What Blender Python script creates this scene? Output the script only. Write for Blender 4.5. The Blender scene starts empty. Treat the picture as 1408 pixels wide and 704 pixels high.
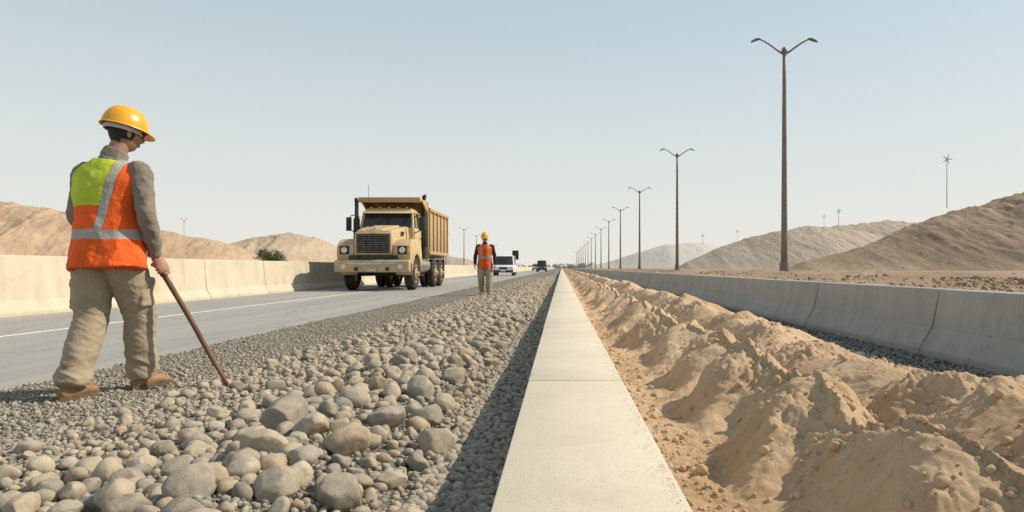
import bpy, bmesh, math, random
import numpy as np
from mathutils import Vector, Matrix, Euler
random.seed(7); np.random.seed(7)
scene=bpy.context.scene
F=939.0; CH=0.83
def unpx(px,py,Y): return ((px-772)*Y/F, Y, CH+(368-py)*Y/F)
def gpx(px,py,z=0.0):
    Y=F*(CH-z)/(py-368); return ((px-772)*Y/F, Y, z)

# ------------------------------------------------------------ noise
def _h(i,j,k,s):
    h=(i.astype(np.uint32)*np.uint32(374761393)+j.astype(np.uint32)*np.uint32(668265263)+k.astype(np.uint32)*np.uint32(2246822519)+np.uint32(s*97531+11))
    h=(h^(h>>np.uint32(13)))*np.uint32(1274126177)
    h=(h^(h>>np.uint32(15)))*np.uint32(2654435761)
    return ((h^(h>>np.uint32(16))).astype(np.float64))/4294967295.0
def vn(x,y,z=None,s=0):
    x=np.asarray(x,float); y=np.asarray(y,float)
    if z is None: z=np.zeros_like(x+y)
    x,y,z=np.broadcast_arrays(x,y,z)
    xi=np.floor(x).astype(np.int64); yi=np.floor(y).astype(np.int64); zi=np.floor(z).astype(np.int64)
    fx=x-xi; fy=y-yi; fz=z-zi
    fx=fx*fx*fx*(fx*(fx*6-15)+10); fy=fy*fy*fy*(fy*(fy*6-15)+10); fz=fz*fz*fz*(fz*(fz*6-15)+10)
    r=0
    for a in (0,1):
        for b in (0,1):
            for c in (0,1):
                w=(fx if a else 1-fx)*(fy if b else 1-fy)*(fz if c else 1-fz)
                r=r+w*_h(xi+a,yi+b,zi+c,s)
    return r*2-1
def _rot(x,y): return x*.8-y*.6, x*.6+y*.8
def fbm(x,y,z=None,s=0,o=4,g=.5):
    r=0;a=1;t=0
    x=np.asarray(x,float);y=np.asarray(y,float); x,y=np.broadcast_arrays(x,y)
    zz=None if z is None else np.asarray(z,float)
    for k in range(o):
        r=r+a*vn(x,y,zz,s+k*17); t+=a; a*=g
        x,y=_rot(x,y); x=x*2.03+.37; y=y*2.03+1.91
        if zz is not None:
            x,zz=_rot(x,zz*2.03+.7)
    return r/t
def ridg(x,y,z=None,s=0,o=3):
    r=0;a=1;t=0
    x=np.asarray(x,float);y=np.asarray(y,float); x,y=np.broadcast_arrays(x,y)
    zz=None if z is None else np.asarray(z,float)
    for k in range(o):
        r=r+a*(1-2*np.abs(vn(x,y,zz,s+k*13))); t+=a; a*=.5
        x,y=_rot(x,y); x=x*2.1+.3; y=y*2.1+.9
        if zz is not None: zz=zz*2.1
    return r/t
def sstep(a,b,x):
    t=np.clip((x-a)/(b-a),0,1); return t*t*(3-2*t)

# ------------------------------------------------------------ mesh helpers
def link(o,parent=None):
    scene.collection.objects.link(o)
    if parent is not None: o.parent=parent
    return o
def np_mesh(name,V,Fa,smooth=True):
    V=np.ascontiguousarray(V,dtype=np.float32); Fa=np.ascontiguousarray(Fa,dtype=np.int32)
    m=bpy.data.meshes.new(name); n=Fa.shape[1]
    m.vertices.add(len(V)); m.vertices.foreach_set('co',V.ravel())
    m.loops.add(Fa.size); m.loops.foreach_set('vertex_index',Fa.ravel())
    m.polygons.add(len(Fa)); m.polygons.foreach_set('loop_start',np.arange(0,Fa.size,n,dtype=np.int32))
    m.polygons.foreach_set('use_smooth',np.full(len(Fa),smooth))
    m.update(calc_edges=True); m.validate()
    return m
def grid_obj(name,X,Y,Z,mat,parent=None):
    r,c=X.shape
    V=np.stack([X,Y,Z],-1).reshape(-1,3)
    i=np.arange(r*c).reshape(r,c)
    Fa=np.stack([i[:-1,:-1],i[:-1,1:],i[1:,1:],i[1:,:-1]],-1).reshape(-1,4)
    m=np_mesh(name,V,Fa); m.materials.append(mat)
    return link(bpy.data.objects.new(name,m),parent)
def empty(name,loc=(0,0,0),rot=0):
    e=bpy.data.objects.new(name,None); e.empty_display_size=.3
    e.location=loc; e.rotation_euler=(0,0,rot); scene.collection.objects.link(e); return e
def fin(bm,name,mat,parent,smooth=True,ang=35):
    bmesh.ops.recalc_face_normals(bm,faces=bm.faces)
    m=bpy.data.meshes.new(name); bm.to_mesh(m); bm.free()
    if smooth:
        m.polygons.foreach_set('use_smooth',[True]*len(m.polygons))
        m.set_sharp_from_angle(angle=math.radians(ang))
    m.materials.append(mat)
    return link(bpy.data.objects.new(name,m),parent)
def bev(bm,w,seg=2):
    if w>0: bmesh.ops.bevel(bm,geom=list(bm.edges),offset=w,segments=seg,profile=.5,affect='EDGES',clamp_overlap=True)
def hexa(p,name,mat,v,b=.015,seg=2):
    bm=bmesh.new(); vs=[bm.verts.new(q) for q in v]
    for f in ((0,1,2,3),(4,5,6,7),(0,1,5,4),(1,2,6,5),(2,3,7,6),(3,0,4,7)): bm.faces.new([vs[i] for i in f])
    bev(bm,b,seg); return fin(bm,name,mat,p)
def box(p,name,mat,x0,x1,y0,y1,z0,z1,b=.015,seg=2):
    return hexa(p,name,mat,[(x0,y0,z0),(x1,y0,z0),(x1,y1,z0),(x0,y1,z0),(x0,y0,z1),(x1,y0,z1),(x1,y1,z1),(x0,y1,z1)],b,seg)
def prismx(p,name,mat,prof,x0,x1,b=.01,seg=2):
    bm=bmesh.new()
    a=[bm.verts.new((x0,y,z)) for y,z in prof]; c=[bm.verts.new((x1,y,z)) for y,z in prof]
    bm.faces.new(a); bm.faces.new(c[::-1]); n=len(prof)
    for i in range(n): bm.faces.new([a[i],a[(i+1)%n],c[(i+1)%n],c[i]])
    bev(bm,b,seg); return fin(bm,name,mat,p)
def cyl(p,name,mat,p0,p1,r0,r1=None,n=24,b=0):
    r1=r0 if r1 is None else r1
    p0=Vector(p0);p1=Vector(p1);d=p1-p0
    bm=bmesh.new(); bmesh.ops.create_cone(bm,cap_ends=True,segments=n,radius1=r0,radius2=r1,depth=d.length)
    if b>0:
        es=[e for e in bm.edges if abs(e.verts[0].co.z-e.verts[1].co.z)<1e-5]
        bmesh.ops.bevel(bm,geom=es,offset=b,segments=3,profile=.5,affect='EDGES')
    M=Matrix.Translation((p0+p1)/2)@d.to_track_quat('Z','Y').to_matrix().to_4x4()
    bm.transform(M); return fin(bm,name,mat,p)
def crs(P,k):
    P=[np.array(q,float) for q in P]; out=[]
    for i in range(len(P)-1):
        p0=P[max(i-1,0)];p1=P[i];p2=P[i+1];p3=P[min(i+2,len(P)-1)]
        for j in range(k):
            t=j/k
            out.append(.5*((2*p1)+(-p0+p2)*t+(2*p0-5*p1+4*p2-p3)*t*t+(-p0+3*p1-3*p2+p3)*t**3))
    out.append(P[-1]); return out
def tube(pts,rad,ref=(0,1,0),n=18,k=4,cap=.5):
    rad=[(r,r) if np.isscalar(r) else r for r in rad]
    A=crs([tuple(p)+tuple(r) for p,r in zip(pts,rad)],k)
    P=[a[:3] for a in A]; R=[a[3:] for a in A]
    ref=np.array(ref,float); rings=[]
    def fr(i):
        t=P[min(i+1,len(P)-1)]-P[max(i-1,0)]; t/=np.linalg.norm(t)+1e-9
        u=ref-ref.dot(t)*t
        if np.linalg.norm(u)<.15: u=np.array([1.,0,0])-t[0]*t
        u/=np.linalg.norm(u); return t,u,np.cross(t,u)
    th=np.linspace(0,2*math.pi,n,endpoint=False)
    def ring(c,u,v,ra,rb): return c+np.outer(np.cos(th)*ra,v)+np.outer(np.sin(th)*rb,u)
    t,u,v=fr(0); r=min(R[0])
    for q in (.92,.7): rings.append(ring(P[0]-t*r*cap*q,u,v,R[0][0]*math.sqrt(1-q*q)+1e-4,R[0][1]*math.sqrt(1-q*q)+1e-4))
    for i in range(len(P)):
        t,u,v=fr(i); rings.append(ring(P[i],u,v,R[i][0],R[i][1]))
    t,u,v=fr(len(P)-1); r=min(R[-1])
    for q in (.7,.92): rings.append(ring(P[-1]+t*r*cap*q,u,v,R[-1][0]*math.sqrt(1-q*q)+1e-4,R[-1][1]*math.sqrt(1-q*q)+1e-4))
    V=[];Fc=[]
    for rg in rings: V+=[tuple(x) for x in rg]
    m=len(rings)
    for i in range(m-1):
        for j in range(n): Fc.append((i*n+j,i*n+(j+1)%n,(i+1)*n+(j+1)%n,(i+1)*n+j))
    Fc.append(tuple(range(n))[::-1]); Fc.append(tuple((m-1)*n+j for j in range(n)))
    return V,Fc
def join(parts):
    V=[];Fc=[]
    for v,f in parts:
        o=len(V); V+=list(v); Fc+=[tuple(i+o for i in q) for q in f]
    return V,Fc
def mobj(name,parts,mat,parent):
    V,Fc=join(parts); bm=bmesh.new(); vs=[bm.verts.new(v) for v in V]
    for f in Fc:
        try: bm.faces.new([vs[i] for i in f])
        except Exception: pass
    return fin(bm,name,mat,parent,ang=60)
def ellip(c,r,R=None,n=20,m=12):
    V=[];Fc=[]
    for i in range(m+1):
        a=math.pi*(i+.0)/m; a=min(max(a,.02),math.pi-.02)
        for j in range(n):
            b=2*math.pi*j/n
            p=Vector((r[0]*math.sin(a)*math.cos(b),r[1]*math.sin(a)*math.sin(b),-r[2]*math.cos(a)))
            if R is not None: p=R@p
            V.append(tuple(p+Vector(c)))
    for i in range(m):
        for j in range(n): Fc.append((i*n+j,i*n+(j+1)%n,(i+1)*n+(j+1)%n,(i+1)*n+j))
    Fc.append(tuple(range(n))[::-1]); Fc.append(tuple(m*n+j for j in range(n)))
    return V,Fc
def remesh(name,parts,mat,parent,vox=.008,smooth=4,disp=None):
    V,Fc=join(parts); m=bpy.data.meshes.new(name+'_src'); m.from_pydata(V,[],Fc); m.update()
    o=bpy.data.objects.new(name+'_src',m); scene.collection.objects.link(o)
    bm=bmesh.new(); bm.from_mesh(m); bmesh.ops.recalc_face_normals(bm,faces=bm.faces); bm.to_mesh(m); bm.free()
    a=o.modifiers.new('r','REMESH'); a.mode='VOXEL'; a.voxel_size=vox; a.use_smooth_shade=True
    if smooth:
        s=o.modifiers.new('s','SMOOTH'); s.factor=.5; s.iterations=smooth
    dg=bpy.context.evaluated_depsgraph_get()
    me=bpy.data.meshes.new_from_object(o.evaluated_get(dg)); me.name=name
    bpy.data.objects.remove(o); bpy.data.meshes.remove(m)
    if disp is not None and len(me.vertices):
        n=len(me.vertices); co=np.zeros(n*3,np.float32); me.vertices.foreach_get('co',co); co=co.reshape(-1,3).astype(float)
        no=np.zeros(n*3,np.float32); me.vertex_normals.foreach_get('vector',no); no=no.reshape(-1,3)
        d=disp(co,no); co=co+no*d[:,None]
        me.vertices.foreach_set('co',co.astype(np.float32).ravel()); me.update()
    me.polygons.foreach_set('use_smooth',[True]*len(me.polygons))
    me.materials.clear(); me.materials.append(mat)
    return link(bpy.data.objects.new(name,me),parent)

# ------------------------------------------------------------ materials
class NT:
    def __init__(s,name):
        s.m=bpy.data.materials.new(name); s.m.use_nodes=True; s.t=s.m.node_tree; s.b=s.t.nodes['Principled BSDF']
        s.tc=s.t.nodes.new('ShaderNodeTexCoord')
    def n(s,ty,**kw):
        return s.t.nodes.new(ty)
    def l(s,a,b): s.t.links.new(a,b)
    def coord(s,scale=(1,1,1)):
        mp=s.n('ShaderNodeMapping'); mp.inputs['Scale'].default_value=scale; s.l(s.tc.outputs['Object'],mp.inputs['Vector']); return mp.outputs['Vector']
    def noise(s,scale,detail=5,rough=.55,st=(1,1,1),dist=0):
        x=s.n('ShaderNodeTexNoise'); x.inputs['Scale'].default_value=scale; x.inputs['Detail'].default_value=detail; x.inputs['Roughness'].default_value=rough; x.inputs['Distortion'].default_value=dist
        s.l(s.coord(st),x.inputs['Vector']); return x.outputs['Fac']
    def ramp(s,fac,stops):
        r=s.n('ShaderNodeValToRGB'); e=r.color_ramp.elements
        while len(e)<len(stops): e.new(.5)
        for q,(p,c) in zip(e,stops): q.position=p; q.color=(*c,1) if not np.isscalar(c) else (c,c,c,1)
        s.l(fac,r.inputs['Fac']); return r.outputs['Color']
    def mix(s,fac,a,b,mode='MIX'):
        x=s.n('ShaderNodeMix'); x.data_type='RGBA'; x.blend_type=mode
        for v,i in ((fac,0),(a,6),(b,7)):
            if hasattr(v,'links'): s.l(v,x.inputs[i])
            elif np.isscalar(v): x.inputs[i].default_value=v
            else: x.inputs[i].default_value=(*v,1)
        return x.outputs[2]
    def math(s,op,a,b=0.0):
        x=s.n('ShaderNodeMath'); x.operation=op
        for v,i in ((a,0),(b,1)):
            if hasattr(v,'links'): s.l(v,x.inputs[i])
            else: x.inputs[i].default_value=v
        return x.outputs[0]
    def bump(s,h,strength=.3,dist=.01,prev=None):
        x=s.n('ShaderNodeBump'); x.inputs['Strength'].default_value=strength; x.inputs['Distance'].default_value=dist
        s.l(h,x.inputs['Height'])
        if prev is not None: s.l(prev,x.inputs['Normal'])
        return x.outputs['Normal']
    def done(s,col=None,nor=None,rough=.85,metal=0,spec=.3):
        if col is not None:
            if hasattr(col,'links'): s.l(col,s.b.inputs['Base Color'])
            else: s.b.inputs['Base Color'].default_value=(*col,1)
        if nor is not None: s.l(nor,s.b.inputs['Normal'])
        if hasattr(rough,'links'): s.l(rough,s.b.inputs['Roughness'])
        else: s.b.inputs['Roughness'].default_value=rough
        s.b.inputs['Metallic'].default_value=metal; s.b.inputs['Specular IOR Level'].default_value=spec
        return s.m
def simple(name,c1,c2,sc=6,bs=60,bst=.2,bd=.004,rough=.85,metal=0,spec=.3,st=(1,1,1),lo=.35,hi=.65):
    k=NT(name); c=k.ramp(k.noise(sc,6,.6,st),[(lo,c1),(hi,c2)])
    nb=k.bump(k.noise(bs,4,.6),bst,bd); return k.done(c,nb,rough,metal,spec)

def m_concrete(name,a,b,streak=True):
    k=NT(name); c=k.ramp(k.noise(1.3,7,.65),[(.3,a),(.7,b)])
    c=k.mix(k.math('MULTIPLY',k.ramp(k.noise(4,6,.7,(1,1,.12)),[(.50,0.0),(.75,1.0)]),.45),c,(a[0]*.6,a[1]*.58,a[2]*.55)) if streak else k.mix(k.ramp(k.noise(3,7,.7),[(.55,0.0),(.75,.35)]),c,(a[0]*.72,a[1]*.68,a[2]*.6))
    c=k.mix(k.ramp(k.noise(160,2,.5),[(.60,0.0),(.72,.45)]),c,(a[0]*.55,a[1]*.55,a[2]*.52))
    c=k.mix(k.ramp(k.noise(17,3,.5),[(.70,0.0),(.735,.6)]),c,(a[0]*.5,a[1]*.48,a[2]*.44))
    n1=k.bump(k.noise(9,6,.6),.25,.01); n2=k.bump(k.noise(220,3,.6),.35,.002,n1)
    return k.done(c,n2,.88,0,.25)
M_curb=m_concrete('curb_concrete',(.54,.475,.375),(.63,.565,.455),False)
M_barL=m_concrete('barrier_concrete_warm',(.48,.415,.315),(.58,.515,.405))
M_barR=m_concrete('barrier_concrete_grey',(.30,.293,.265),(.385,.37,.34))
def m_road():
    k=NT('road_asphalt'); c=k.ramp(k.noise(.7,8,.65,(1,.12,1)),[(.3,(.30,.293,.275)),(.7,(.385,.373,.345))])
    c=k.mix(k.ramp(k.noise(1.6,6,.7,(1,.06,1)),[(.48,0.0),(.72,.6)]),c,(.46,.42,.355))
    c=k.mix(k.ramp(k.noise(2.6,4,.6,(1,.02,1)),[(.55,0.0),(.7,.35)]),c,(.20,.198,.19))
    c=k.mix(k.ramp(k.noise(260,2,.5),[(.4,.4),(.6,0.0)]),c,(.17,.168,.16))
    v=k.n('ShaderNodeTexVoronoi'); v.feature='DISTANCE_TO_EDGE'; v.inputs['Scale'].default_value=.35
    mp=k.coord((1,.6,1)); nz=k.n('ShaderNodeTexNoise'); nz.inputs['Scale'].default_value=1.5; nz.inputs['Detail'].default_value=6
    k.l(mp,nz.inputs['Vector']); ad=k.n('ShaderNodeVectorMath'); k.l(mp,ad.inputs[0]); k.l(nz.outputs['Color'],ad.inputs[1]); k.l(ad.outputs[0],v.inputs['Vector'])
    c=k.mix(k.ramp(v.outputs['Distance'],[(0.0,.6),(.005,0.0)]),c,(.11,.108,.10))
    return k.done(c,k.bump(k.noise(240,3,.6),.5,.003),.85,0,.2)
M_road=m_road()
def m_paint():
    k=NT('road_paint'); c=k.ramp(k.noise(22,6,.75),[(.38,(.38,.37,.34)),(.52,(.78,.77,.73))]); return k.done(c,k.bump(k.noise(200),.3,.002),.7)
M_paint=m_paint()
def m_gravel(name,a,b,sc,dark=.45):
    k=NT(name); v=k.n('ShaderNodeTexVoronoi'); v.inputs['Scale'].default_value=sc; k.l(k.coord(),v.inputs['Vector'])
    sx=k.n('ShaderNodeSeparateColor'); k.l(v.outputs['Color'],sx.inputs[0])
    c=k.ramp(sx.outputs[0],[(0,a),(1,b)])
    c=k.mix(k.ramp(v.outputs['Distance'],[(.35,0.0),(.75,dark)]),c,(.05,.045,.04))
    v2=k.n('ShaderNodeTexVoronoi'); v2.inputs['Scale'].default_value=sc*2.7; k.l(k.coord(),v2.inputs['Vector'])
    h=k.math('SUBTRACT',1.0,v.outputs['Distance']); h2=k.math('SUBTRACT',1.0,v2.outputs['Distance'])
    n=k.bump(h,.9,.6/sc); n=k.bump(h2,.6,.2/sc,n)
    c=k.mix(.5,c,k.ramp(k.noise(1.1,5),[(.3,.7),(.7,1.15)]),'MULTIPLY')
    return k.done(c,n,.95,0,.15)
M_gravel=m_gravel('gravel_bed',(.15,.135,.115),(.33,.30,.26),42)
def m_rock(name,cols,bumpd=.006):
    k=NT(name); at=k.n('ShaderNodeAttribute'); at.attribute_name='tone'
    n=len(cols); c=k.ramp(at.outputs['Fac'],[(i/(n-1),q) for i,q in enumerate(cols)])
    c=k.mix(.8,c,k.ramp(k.noise(22,8,.75),[(.30,(.52,.49,.46)),(.5,(.95,.94,.92)),(.72,(1.22,1.17,1.08))]),'MULTIPLY')
    ge=k.n('ShaderNodeNewGeometry'); sp=k.n('ShaderNodeSeparateXYZ'); k.l(ge.outputs['Normal'],sp.inputs[0])
    du=k.math('MULTIPLY',k.ramp(sp.outputs[2],[(.35,0.0),(.95,.55)]),k.ramp(k.noise(12,6,.7),[(.4,0.0),(.6,1.0)]))
    c=k.mix(du,c,(.46,.395,.30))
    c=k.mix(k.ramp(k.noise(150,3,.6),[(.58,0.0),(.72,.5)]),c,(.1,.09,.08))
    nb=k.bump(k.noise(38,8,.7),.7,bumpd*1.3); nb=k.bump(k.noise(260,3,.6),.35,.0015,nb)
    return k.done(c,nb,.88,0,.2)
M_rock=m_rock('river_rock',[(.23,.205,.17),(.34,.30,.24),(.42,.35,.26),(.28,.255,.22),(.45,.395,.315),(.37,.285,.195),(.38,.34,.285)])
M_peb=m_rock('pebble',[(.16,.148,.125),(.29,.263,.22),(.37,.33,.27),(.22,.207,.185),(.41,.37,.31)],.002)
M_pebd=m_rock('pebble_dark',[(.10,.097,.092),(.18,.172,.16),(.24,.23,.21),(.14,.137,.13)],.002)
def m_sand():
    k=NT('excavated_sand'); c=k.ramp(k.noise(2.4,8,.65),[(.28,(.43,.285,.17)),(.5,(.55,.395,.25)),(.72,(.64,.485,.335))])
    c=k.mix(k.ramp(k.noise(30,6,.75),[(.54,0.0),(.7,.45)]),c,(.34,.21,.12))
    c=k.mix(k.ramp(k.noise(75,4,.75),[(.60,0.0),(.7,.3)]),c,(.68,.55,.41))
    n=k.bump(k.noise(11,9,.75),.6,.035); n=k.bump(k.noise(55,8,.8),.75,.010,n); n=k.bump(k.noise(420,2,.6),.5,.0015,n)
    return k.done(c,n,.97,0,.1)
M_sand=m_sand()
def m_hill(name,a,b,c_,sc=.12,bd=.5,dk=.5):
    k=NT(name); c=k.ramp(k.noise(sc,8,.7,(1,.5,2.5)),[(.3,a),(.5,b),(.7,c_)])
    c=k.mix(k.ramp(k.noise(sc*14,5,.7),[(.50,0.0),(.66,dk)]),c,(a[0]*.62,a[1]*.62,a[2]*.62))
    n=k.bump(k.noise(sc*4,8,.7,(1,.35,1)),.6,bd); n=k.bump(k.noise(sc*30,6,.75),.6,bd*.2,n)
    return k.done(c,n,.97,0,.08)
M_hL=m_hill('hill_soil_orange',(.39,.275,.185),(.46,.335,.23),(.53,.395,.285),.25,.25,.4)
M_hL2=m_hill('hill_soil_pale',(.38,.295,.215),(.44,.345,.26),(.50,.40,.31),.15,.4,.35)
M_hA=m_hill('hill_soil_brown',(.24,.175,.125),(.31,.235,.17),(.39,.30,.225),.14,.5,.45)
M_hB=m_hill('hill_brown_haze_tint',(.36,.295,.24),(.40,.335,.275),(.44,.37,.31),.08,.6,.25)  # brown soil paled in the base colour to imitate distance haze
M_hD=m_hill('hill_soil_haze_tint',(.52,.475,.43),(.55,.505,.46),(.57,.525,.48),.03,.8,.1)  # farthest hill: atmospheric haze painted into the soil colour
M_ground=m_hill('desert_ground',(.27,.19,.13),(.34,.25,.175),(.42,.315,.23),.35,.12)

# ------------------------------------------------------------ camera, light, world
cam=bpy.data.cameras.new('camera'); co=bpy.data.objects.new('camera',cam); scene.collection.objects.link(co)
cam.sensor_width=36; cam.lens=36*F/1408; cam.clip_end=9000; cam.clip_start=.05
co.location=(0,0,CH); co.rotation_euler=(math.radians(90),0,0)
cam.shift_x=-68/1408; cam.shift_y=16/1408
scene.camera=co
EL=math.radians(40); AZ=math.radians(78)
sd=Vector((math.cos(EL)*math.sin(AZ),math.cos(EL)*math.cos(AZ),math.sin(EL)))
sl=bpy.data.lights.new('sun','SUN'); sl.energy=5.0; sl.angle=math.radians(.5); sl.color=(1,.885,.70)
so=bpy.data.objects.new('sun',sl); so.rotation_euler=sd.to_track_quat('Z','Y').to_euler(); so.location=(20,5,20); scene.collection.objects.link(so)
w=bpy.data.worlds.new('World'); scene.world=w; w.use_nodes=True
nt=w.node_tree; bg=nt.nodes['Background']; sk=nt.nodes.new('ShaderNodeTexSky'); sk.sky_type='NISHITA'
sk.sun_disc=False; sk.sun_elevation=EL; sk.sun_rotation=AZ; sk.air_density=1.0; sk.dust_density=1.0; sk.ozone_density=1.0; sk.altitude=0
# desert haze: pale dust veil, thick at the horizon and thinning with elevation
tc=nt.nodes.new('ShaderNodeTexCoord'); sx=nt.nodes.new('ShaderNodeSeparateXYZ'); nt.links.new(tc.outputs['Generated'],sx.inputs[0])
rp=nt.nodes.new('ShaderNodeValToRGB'); rp.color_ramp.interpolation='EASE'
el=rp.color_ramp.elements; el[0].position=0; el[0].color=(.96,.96,.96,1); el[1].position=1; el[1].color=(.25,.25,.25,1)
e3=el.new(.40); e3.color=(.68,.68,.68,1)
nt.links.new(sx.outputs[2],rp.inputs[0])
r2=nt.nodes.new('ShaderNodeValToRGB'); el=r2.color_ramp.elements
el[0].position=0; el[0].color=(1.0,.975,.90,1); el[1].position=.45; el[1].color=(.70,.87,.91,1)
nt.links.new(sx.outputs[2],r2.inputs[0])
vm=nt.nodes.new('ShaderNodeVectorMath'); vm.operation='SCALE'; nt.links.new(r2.outputs[0],vm.inputs[0]); vm.inputs['Scale'].default_value=6.7
mx=nt.nodes.new('ShaderNodeMix'); mx.data_type='RGBA'; nt.links.new(rp.outputs[0],mx.inputs[0]); nt.links.new(sk.outputs[0],mx.inputs[6]); nt.links.new(vm.outputs[0],mx.inputs[7])
nt.links.new(mx.outputs[2],bg.inputs[0]); bg.inputs[1].default_value=.125
scene.view_settings.view_transform='Standard'; scene.view_settings.look='None'; scene.view_settings.exposure=0

# ------------------------------------------------------------ ground sheet
def geo(a,b,n): return a*(b/a)**np.linspace(0,1,n)
xs=np.concatenate([-geo(12,6000,40)[::-1],[-11,-9.6,-9.5,-9.4,-5,0,3,3.45,3.5],np.linspace(3.62,16,90),geo(16.3,6000,60)])
ys=np.concatenate([np.linspace(-30,2,12),geo(2.5,8000,420)])
GX,GY=np.meshgrid(xs,ys)
terr=.5*sstep(3.66,3.78,GX)
rough=fbm(GX*.9,GY*.9,s=3)*.05+fbm(GX*.12,GY*.12,s=5)*.05
bermm=.15*np.exp(-((GX-8.2)/.9)**2)*(1+.9*fbm(GX*1.1,GY*1.1,s=9))+.12*np.exp(-((GX-13.5)/1.2)**2)*(1+.8*fbm(GX*.8,GY*.9,s=12))
GZ=np.where((GX>-9.55)&(GX<3.6),-.35,-.05)+terr+np.where(GX>3.7,rough*1.3+.04+bermm,0)
GZ=np.where(GX>3.7,np.minimum(GZ,.75),GZ)
grid_obj('ground',GX,GY,GZ,M_ground)

xs=np.linspace(-9.45,-3.62,8); ys=np.concatenate([[-25],geo(1,5000,120)]); X,Y=np.meshgrid(xs,ys)
grid_obj('road',X,Y,np.full_like(X,0.0),M_road)
X,Y=np.meshgrid(np.array([-6.78,-6.66]),ys); grid_obj('road_marking',X,Y,np.full_like(X,.004),M_paint)

def bed(x,y):
    edge=-3.72+.10*fbm(y*1.3,x*0+2,s=21,o=4)
    h=.012*sstep(-.12,.12,x-edge)-.02*(1-sstep(-.15,.0,x-edge))
    h=h+.125*np.exp(-((x+1.05)/.50)**2)*(1+.25*vn(y*.8,x*1.2,s=4))
    h=h+.012*fbm(x*5,y*5,s=6)*sstep(-3.0,-2.2,x)+.004*fbm(x*9,y*9,s=8)
    return h
xs=np.linspace(-3.95,-.155,180); ys=geo(1.0,3000,900); X,Y=np.meshgrid(xs,ys)
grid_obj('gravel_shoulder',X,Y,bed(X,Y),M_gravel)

# ------------------------------------------------------------ curb & barriers
def extr(name,prof,mat,y0,y1,pl,gap=.012,b=.012):
    bm=bmesh.new(); y=y0
    while y<y1:
        L=pl if y<60 else pl*4
        ya=y+gap/2; yb=y+L-gap/2; n=len(prof)
        dx=random.uniform(-.004,.004); dz=random.uniform(-.003,.003)
        A=[bm.verts.new((x+dx,ya,z+(dz if z>.02 else 0))) for x,z in prof]; B=[bm.verts.new((x+dx,yb,z+(dz if z>.02 else 0))) for x,z in prof]
        bm.faces.new(A); bm.faces.new(B[::-1])
        for j in range(n): bm.faces.new([A[j],A[(j+1)%n],B[(j+1)%n],B[j]])
        y+=L
    bmesh.ops.bevel(bm,geom=list(bm.edges),offset=b,segments=2,profile=.5,affect='EDGES',clamp_overlap=True)
    return fin(bm,name,mat,None)
HC=.30
extr('concrete_curb',[(-.157,-.35),(-.157,HC),(.288,HC),(.288,-.35)],M_curb,-2.47,900,2.85,.008,.006)
def jersey(x0,s,H):
    p=[(0,-.04),(0,.07),(.13,.26),(.19,H-.02),(.21,H),(.40,H),(.42,H-.02),(.48,.26),(.61,.07),(.61,-.04)]
    return [(x0+s*a,z) for a,z in p]
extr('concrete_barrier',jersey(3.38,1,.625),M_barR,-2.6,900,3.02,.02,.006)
extr('concrete_barrier',jersey(-9.28,-1,1.05),M_barL,-3.5,900,3.6,.03,.008)

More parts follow.
